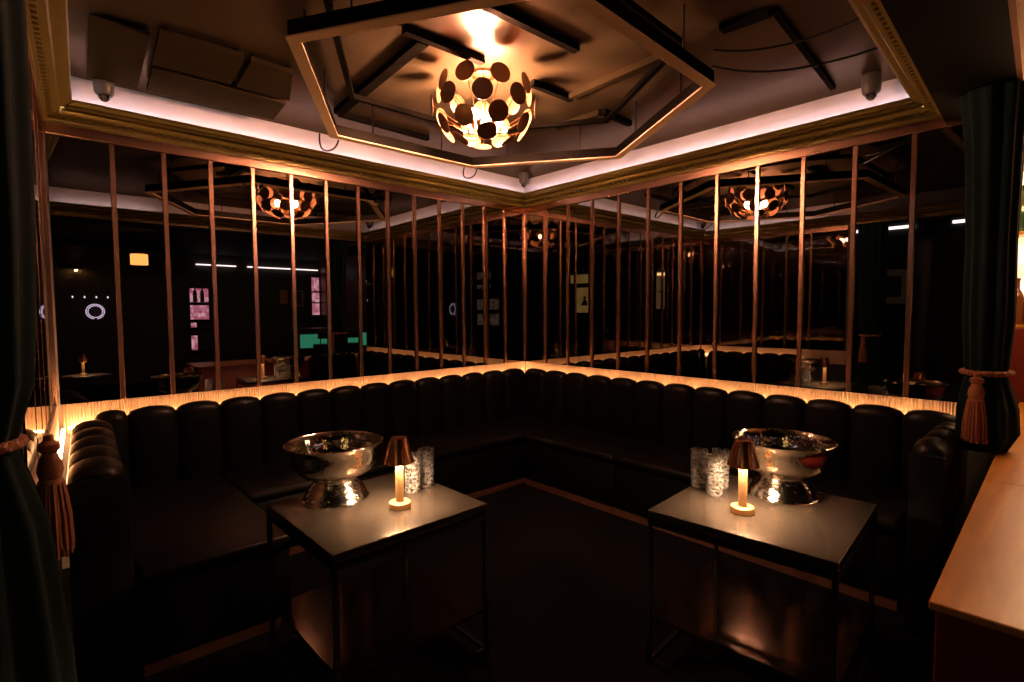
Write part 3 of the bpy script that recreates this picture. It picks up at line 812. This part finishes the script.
# ------------------------------------------------------------------ back bar seen past the right curtain
t = thing('back_bar', 'brightly lit back bar beyond the right curtain', 'bar cabinet', (1.45, -3.5, 0))
obj('cabinet', box(nbm(), 1.30, 1.545, -4.4, -2.975, 0.0, 1.12, 0.004, 1), M['redbody'], t)
obj('lit_panel', box(nbm(), 1.525, 1.545, -4.4, -2.975, 1.30, 2.12), M['backbar'], t)
for z in (1.122, 1.70, 2.125):
    obj('shelf', box(nbm(), 1.33, 1.545, -4.4, -2.975, z, z + 0.02, 0.002, 1), M['counter'], t)
obj('top_light', box(nbm(), 1.325, 1.345, -4.4, -2.975, 2.16, 2.185), M['whitearc'], t)
obj('lower_panel', box(nbm(), 1.525, 1.545, -4.4, -2.975, 1.143, 1.299), M['redbody'], t)
def bottle(x, y, z, m, label, group):
    o = obj('bottle', lathe(nbm(), [(0, 0), (0.033, 0), (0.036, 0.004), (0.036, 0.17), (0.030, 0.195), (0.014, 0.225), (0.013, 0.275), (0.016, 0.28), (0.016, 0.295), (0, 0.295)], x, y, z, 20), m, None, True, loc=(x, y, z))
    return tag(o, label, 'bottle', group)
for i, y in enumerate((-3.02, -3.11, -3.20)):
    bottle(1.43, y, 1.1425, M['bottlea'] if i != 1 else M['bottleg'], 'dark bottle on the lower lit shelf, %s from the divider wall' % ORD[i], 'bottles on the back bar')
    bottle(1.43, y, 1.7205, M['bottleg'] if i != 1 else M['bottlea'], 'dark bottle on the upper lit shelf, %s from the divider wall' % ORD[i], 'bottles on the back bar')
t = thing('ring_pendant', 'slim white ring lamp glowing beyond the right curtain', 'lamp', (0.62, -3.42, ZC))
pts = [(0.62 + 0.24 * math.cos(2 * PI * k / 48), -3.42 + 0.24 * math.sin(2 * PI * k / 48), 2.06) for k in range(48)]
obj('ring', tube(nbm(), pts, 0.011, 8, closed=True), glow('ring_lamp', (1.0, 0.58, 0.28), 150), t, True)
for k in range(3):
    a = 2 * PI * k / 3 + 0.4
    obj('wire', tube(nbm(), [(0.62 + 0.24 * math.cos(a), -3.42 + 0.24 * math.sin(a), 2.0715), (0.62, -3.42, ZC - .001)], 0.002, 6), M['rubber'], t)

# ------------------------------------------------------------------ the main room that shows in the mirrors
def wallpic(label, axis, a0, a1, z0, z1, pos, fr, art, matb=None, bw=0.02):
    """framed picture on the back wall (axis 'y') or the far wall (axis 'x')"""
    ca, cz = (a0 + a1) / 2, (z0 + z1) / 2
    loc = (ca, pos, z0) if axis == 'y' else (pos, ca, z0)
    t = thing('framed_picture', label, 'picture', loc)
    def bx(bm, a, b2, zz0, zz1, d0, d1):
        if axis == 'y': return box(bm, a, b2, pos + d0, pos + d1, zz0, zz1)
        return box(bm, pos + d0, pos + d1, a, b2, zz0, zz1)
    bm = nbm()
    bx(bm, a0, a1, z0, z0 + bw, 0.001, 0.03); bx(bm, a0, a1, z1 - bw, z1, 0.001, 0.03)
    bx(bm, a0, a0 + bw, z0 + bw, z1 - bw, 0.001, 0.03); bx(bm, a1 - bw, a1, z0 + bw, z1 - bw, 0.001, 0.03)
    obj('frame', bm, fr, t)
    if matb:
        bm = nbm(); bx(bm, a0 + bw, a1 - bw, z0 + bw, z1 - bw, 0.002, 0.015); obj('mat_board', bm, matb, t)
        mw = 0.085
        bm = nbm(); bx(bm, a0 + bw + mw, a1 - bw - mw, z0 + bw + mw, z1 - bw - mw, 0.0155, 0.018); obj('print', bm, art, t)
    else:
        bm = nbm(); bx(bm, a0 + bw, a1 - bw, z0 + bw, z1 - bw, 0.002, 0.016); obj('print', bm, art, t)
    return t
WB, WF = -8.2, -4.9
wallpic('small framed amber picture, mirrored in the left wall', 'y', 0.66, 0.86, 1.42, 1.75, WB, M['frame'], M['artwarm'])
wallpic('small framed dark picture, mirrored beside the amber one', 'y', 0.92, 1.16, 1.39, 1.72, WB, M['matboard'], M['artdark'], bw=0.012)
wallpic('framed picture with grey mat, mirrored in the right wall', 'x', -1.84, -1.45, 1.31, 1.76, WF, M['frame'], M['artdark'], M['matboard'], bw=0.008)
# linear ceiling lights
for x0, x1, lab in ((-0.85, -0.15, 'shorter'), (0.06, 1.50, 'longer')):
    o = obj('linear_light', box(nbm(), x0, x1, -8.19, -8.15, 2.17, 2.19, 0.004, 1), M['tubewhite'])
    tag(o, 'thin white linear light high on the back wall, %s of the two' % lab, 'light', 'linear lights')
for y0, y1, lab in ((-1.86, -1.05, 'longer'), (-2.45, -2.22, 'shorter')):
    o = obj('linear_light', box(nbm(), WF + .001, WF + 0.03, y0, y1, 2.255, 2.29, 0.004, 1), M['tubewhite'])
    tag(o, 'pale linear light on the far wall mirrored at right, %s of the two' % lab, 'light', 'linear lights on the far wall')
# lit shelf cabinets on the back wall
def shelf_unit(label, axis, a0, a1, rows_, pos, m, extra):
    loc = ((a0 + a1) / 2, pos, 0) if axis == 'y' else (pos, (a0 + a1) / 2, 0)
    t = thing('lit_shelf', label, 'shelf', loc)
    zlo, zhi = rows_[-1][0] - 0.05, rows_[0][1] + 0.05
    def bx(bm, a, b2, zz0, zz1, d0, d1):
        if axis == 'y': return box(bm, a, b2, pos + d0, pos + d1, zz0, zz1)
        return box(bm, pos + d0, pos + d1, a, b2, zz0, zz1)
    bm = nbm(); bx(bm, a0 - 0.03, a1 + 0.03, zlo, zhi, 0.001, 0.02); obj('back_panel', bm, M['darkwall'], t)
    for z0, z1, w in rows_:
        bm = nbm(); bx(bm, a0, a0 + (a1 - a0) * w, z0, z1, 0.021, 0.03); obj('lit_panel', bm, m, t)
        bm = nbm(); bx(bm, a0 - 0.03, a1 + 0.03, z0 - 0.022, z0 - 0.002, 0.021, 0.16); obj('shelf', bm, M['darkwall'], t)
    return t
shelf_unit('pink lit shelf with two dark bottles, mirrored in the left wall', 'y', -0.97, -0.66, [(1.46, 1.72, 1.0), (1.13, 1.40, 1.0), (0.98, 1.07, 0.3), (0.55, 0.82, 0.32)], WB, M['shelflit'], 0)
shelf_unit('tall pink lit bottle cabinet mirrored beside the curtain', 'y', 1.36, 1.52, [(1.72, 2.02, 1.0), (1.48, 1.69, 1.0), (1.20, 1.45, 1.0)], WB, M['shelflit'], 0)
shelf_unit('pale lit shelves mirrored next to the mirror corner', 'x', -6.75, -5.95, [(2.02, 2.2, 0.62), (1.80, 1.9, 0.62), (1.30, 1.55, 1.0), (0.93, 1.2, 1.0)], WF, M['shelfpale'], 0)
for i, a in enumerate((-0.90, -0.78)):
    bottle(a, WB + 0.10, 1.461, M['bottlea'], 'dark bottle in the pink lit shelf mirrored at left, %s one' % ('outer' if i else 'inner'), 'bottles on the pink shelf')
# neon rings
def ring(label, axis, a, z, pos, r):
    loc = (a, pos, z) if axis == 'y' else (pos, a, z)
    t = thing('neon_ring', label, 'neon light', loc, 0, 'white neon rings')
    for rr, d, nm in ((r, 0.03, 'outer_tube'), (r * 0.8, 0.05, 'inner_tube')):
        pts = []
        for k in range(40):
            th = 2 * PI * k / 40
            u, w = a + rr * math.cos(th), z + rr * math.sin(th)
            pts.append((u, pos + d, w) if axis == 'y' else (pos + d, u, w))
        obj(nm, tube(nbm(), pts, 0.0065, 8, closed=True), M['neon'], t, True)
    bm = nbm()
    if axis == 'y': box(bm, a - 0.02, a + 0.02, pos + .001, pos + 0.06, z - r - 0.02, z - r + 0.01)
    else: box(bm, pos + .001, pos + 0.06, a - 0.02, a + 0.02, z - r - 0.02, z - r + 0.01)
    obj('bracket', bm, M['blackmetal'], t)
ring('white double neon ring mirrored at the far left', 'y', -2.39, 1.285, WB, 0.125)
ring('white double neon ring mirrored left of the mirror corner', 'x', -7.75, 1.32, WF, 0.15)
for i in range(4):
    x = -2.68 + 0.157 * i
    t = thing('wall_spot', 'tiny wall spotlight above the neon ring, %s of four' % ORD[i], 'spotlight', (x, WB, 1.55), 0, 'row of tiny spotlights')
    obj('bracket', box(nbm(), x - 0.012, x + 0.012, WB + .001, WB + 0.05, 1.55, 1.575), M['blackmetal'], t)
    obj('bulb', lathe(nbm(), [(0, 0), (0.008, 0.003), (0.010, 0.014), (0.007, 0.032), (0, 0.034)], x, WB + 0.038, 1.515, 14), M['spot'], t, True)
# fringed drum pendant and glowing sconce
t = thing('drum_pendant', 'warm fringed drum pendant mirrored in the left wall', 'lamp', (-2.01, -6.0, ZC))
obj('cord', tube(nbm(), [(-2.01, -6.0, ZC - .001), (-2.01, -6.0, 2.13)], 0.005, 8), M['rubber'], t)
obj('drum_frame', lathe(nbm(), [(0, 2.13), (0.10, 2.13), (0.105, 2.125), (0.105, 2.105), (0, 2.105)], -2.01, -6.0, 0, 28), M['brass'], t, True)
bm = nbm()
for k in range(44):
    th = 2 * PI * k / 44; x, y = -2.01 + 0.1 * math.cos(th), -6.0 + 0.1 * math.sin(th)
    tube(bm, [(x, y, 2.104), (x, y, 1.955)], 0.0072, 5)
obj('fringe', bm, M['fringe'], t)
t = thing('wall_sconce', 'small amber sconce washing the back wall, mirrored at far left', 'lamp', (-2.62, WB, 1.95))
obj('arm', box(nbm(), -2.63, -2.61, WB + .001, WB + 0.10, 1.95, 1.965), M['brass'], t)
obj('lamp_shade', lathe(nbm(), [(0.045, 1.985), (0.03, 2.05), (0.028, 2.05), (0.043, 1.985), (0.045, 1.985)], -2.62, WB + 0.09, 0, 20), M['brass'], t, True)
obj('bulb', lathe(nbm(), [(0, 1.966), (0.014, 1.972), (0.017, 1.99), (0.0, 2.012)], -2.62, WB + 0.09, 0, 14), glow('sconce_bulb', (1, .5, .16), 420), t, True)
# illuminated poster on the far wall
t = thing('light_box', 'yellow lit poster box with a dark bust silhouette, mirrored right of the corner', 'light box', (WF, -3.4, 1.2))
obj('case', box(nbm(), WF + .001, WF + 0.05, -3.66, -3.14, 1.19, 1.74, 0.004, 1), M['frame'], t)
obj('poster', box(nbm(), WF + 0.0505, WF + 0.054, -3.63, -3.17, 1.22, 1.71), M['poster'], t)
bm = nbm()
yc = -3.35
box(bm, WF + 0.0545, WF + 0.058, yc - 0.075, yc + 0.075, 1.36, 1.42, 0.0)
box(bm, WF + 0.0545, WF + 0.058, yc - 0.045, yc + 0.05, 1.42, 1.47, 0.0)
bm2 = lathe(nbm(), [(0, 0), (0.034, 0), (0.034, 0.0035), (0, 0.0035)], 0, 0, 0, 20)
xform(bm2, Matrix.Translation((WF + 0.0545, yc + 0.005, 1.51)) @ Matrix.Rotation(PI / 2, 4, 'Y'))
me_tmp = bpy.data.meshes.new('tmp'); bm2.to_mesh(me_tmp); bm2.free(); bm.from_mesh(me_tmp); bpy.data.meshes.remove(me_tmp)
obj('silhouette', bm, M['frame'], t)
obj('picture_light', box(nbm(), WF + .001, WF + 0.16, -3.62, -3.14, 1.80, 1.96, 0.004, 1), M['poster'], t)
obj('light_bracket', box(nbm(), WF + .001, WF + 0.03, -3.42, -3.36, 1.741, 1.799), M['frame'], t)
# green lit bar with stools
t = thing('bar_counter', 'dark bar with a green lit front mirrored in the left wall', 'bar', (0.9, -6.2, 0))
obj('body', box(nbm(), 0.25, 1.54, -6.6, -6.03, 0.0, 0.93), M['darkwall'], t)
obj('lit_front', box(nbm(), 0.28, 1.54, -6.029, -6.02, 0.62, 0.86), M['greenlit'], t)
obj('top', box(nbm(), 0.22, 1.545, -6.63, -5.97, 0.931, 0.965, 0.003, 1), M['blackmetal'], t)
def stool(x, y, label, proto=None):
    t = thing('bar_stool', label, 'stool', (x, y, 0), 0, 'bar stools at the green bar')
    obj('seat', lathe(nbm(), [(0, 0.64), (0.15, 0.64), (0.17, 0.66), (0.16, 0.70), (0, 0.71)], x, y, 0, 28), M['leather'], t, True)
    obj('post', lathe(nbm(), [(0, 0.02), (0.022, 0.02), (0.02, 0.639), (0, 0.639)], x, y, 0, 16), M['blackmetal'], t, True)
    obj('foot_plate', lathe(nbm(), [(0, 0), (0.18, 0), (0.17, 0.012), (0.03, 0.019), (0, 0.019)], x, y, 0, 28), M['blackmetal'], t, True)
    obj('backrest', xform(box(nbm(), -0.15, 0.15, -0.02, 0.02, 0.80, 0.98, 0.012, 2), Matrix.Translation((x, y + 0.15, 0))), M['leather'], t, True)
    bm = nbm()
    for sx in (-0.10, 0.10): tube(bm, [(x + sx, y + 0.12, 0.66), (x + sx, y + 0.15, 0.81)], 0.009, 8)
    obj('back_post', bm, M['blackmetal'], t, True)
    return t
s0 = stool(0.52, -5.62, 'dark bar stool in front of the green bar, at its open end')
dup(s0, (1.02, -5.60, 0), 0.15, 'dark bar stool in front of the green bar, by the middle')
# low round tables with lamps further back
def round_table(x, y, label):
    t = thing('round_table', label, 'table', (x, y, 0), 0, 'round tables in the main room')
    obj('table_top', lathe(nbm(), [(0, 0.465), (0.24, 0.465), (0.245, 0.475), (0.24, 0.485), (0, 0.485)], x, y, 0, 40), M['tabletop'], t, True)
    obj('post', lathe(nbm(), [(0, 0.015), (0.02, 0.015), (0.02, 0.464), (0, 0.464)], x, y, 0, 16), M['blackmetal'], t, True)
    obj('foot_plate', lathe(nbm(), [(0, 0), (0.16, 0), (0.15, 0.014), (0, 0.0145)], x, y, 0, 32), M['blackmetal'], t, True)
round_table(-2.72, -5.05, 'low dark round table with a lamp, mirrored at the far left')
make_lamp('lit brass table lamp on a low round table, mirrored at the far left', (-2.75, -5.05, 0.4855))
round_table(-3.55, -2.9, 'low dark round table with a lamp, mirrored right of the corner')
make_lamp('lit brass table lamp on a low round table, mirrored right of the corner', (-3.58, -2.85, 0.4855))

# ------------------------------------------------------------------ world, camera, view
w = bpy.data.worlds.new('room_dark'); SC.world = w; w.use_nodes = True
w.node_tree.nodes['Background'].inputs['Color'].default_value = (0.55, 0.62, 0.7, 1)
w.node_tree.nodes['Background'].inputs['Strength'].default_value = 0.0
cd = bpy.data.cameras.new('camera'); co = bpy.data.objects.new('camera', cd); C.objects.link(co)
F, YAW, PIT, ROL = 523.613, 0.740472, -0.055361, -0.005346
cd.sensor_width = 36.0; cd.lens = F / 1024 * 36.0; cd.clip_start = 0.02
fw = Vector((math.sin(YAW) * math.cos(PIT), math.cos(YAW) * math.cos(PIT), math.sin(PIT)))
r = Vector((math.cos(YAW), -math.sin(YAW), 0)); u = r.cross(fw)
r2 = r * math.cos(ROL) + u * math.sin(ROL); u2 = -r * math.sin(ROL) + u * math.cos(ROL)
mw = Matrix.Identity(4)
mw.col[0][:3] = r2; mw.col[1][:3] = u2; mw.col[2][:3] = -fw; mw.col[3][:3] = CAM
co.matrix_world = mw
SC.camera = co
SC.view_settings.view_transform = 'Standard'; SC.view_settings.look = 'None'
SC.view_settings.gamma = 1.0; SC.view_settings.exposure = 0.0; SC.view_settings.use_curve_mapping = False
cy = SC.cycles
cy.use_denoising = True
cy.max_bounces = 12; cy.glossy_bounces = 8; cy.transmission_bounces = 10; cy.diffuse_bounces = 4
cy.sample_clamp_indirect = 4.0; cy.caustics_reflective = False; cy.caustics_refractive = True
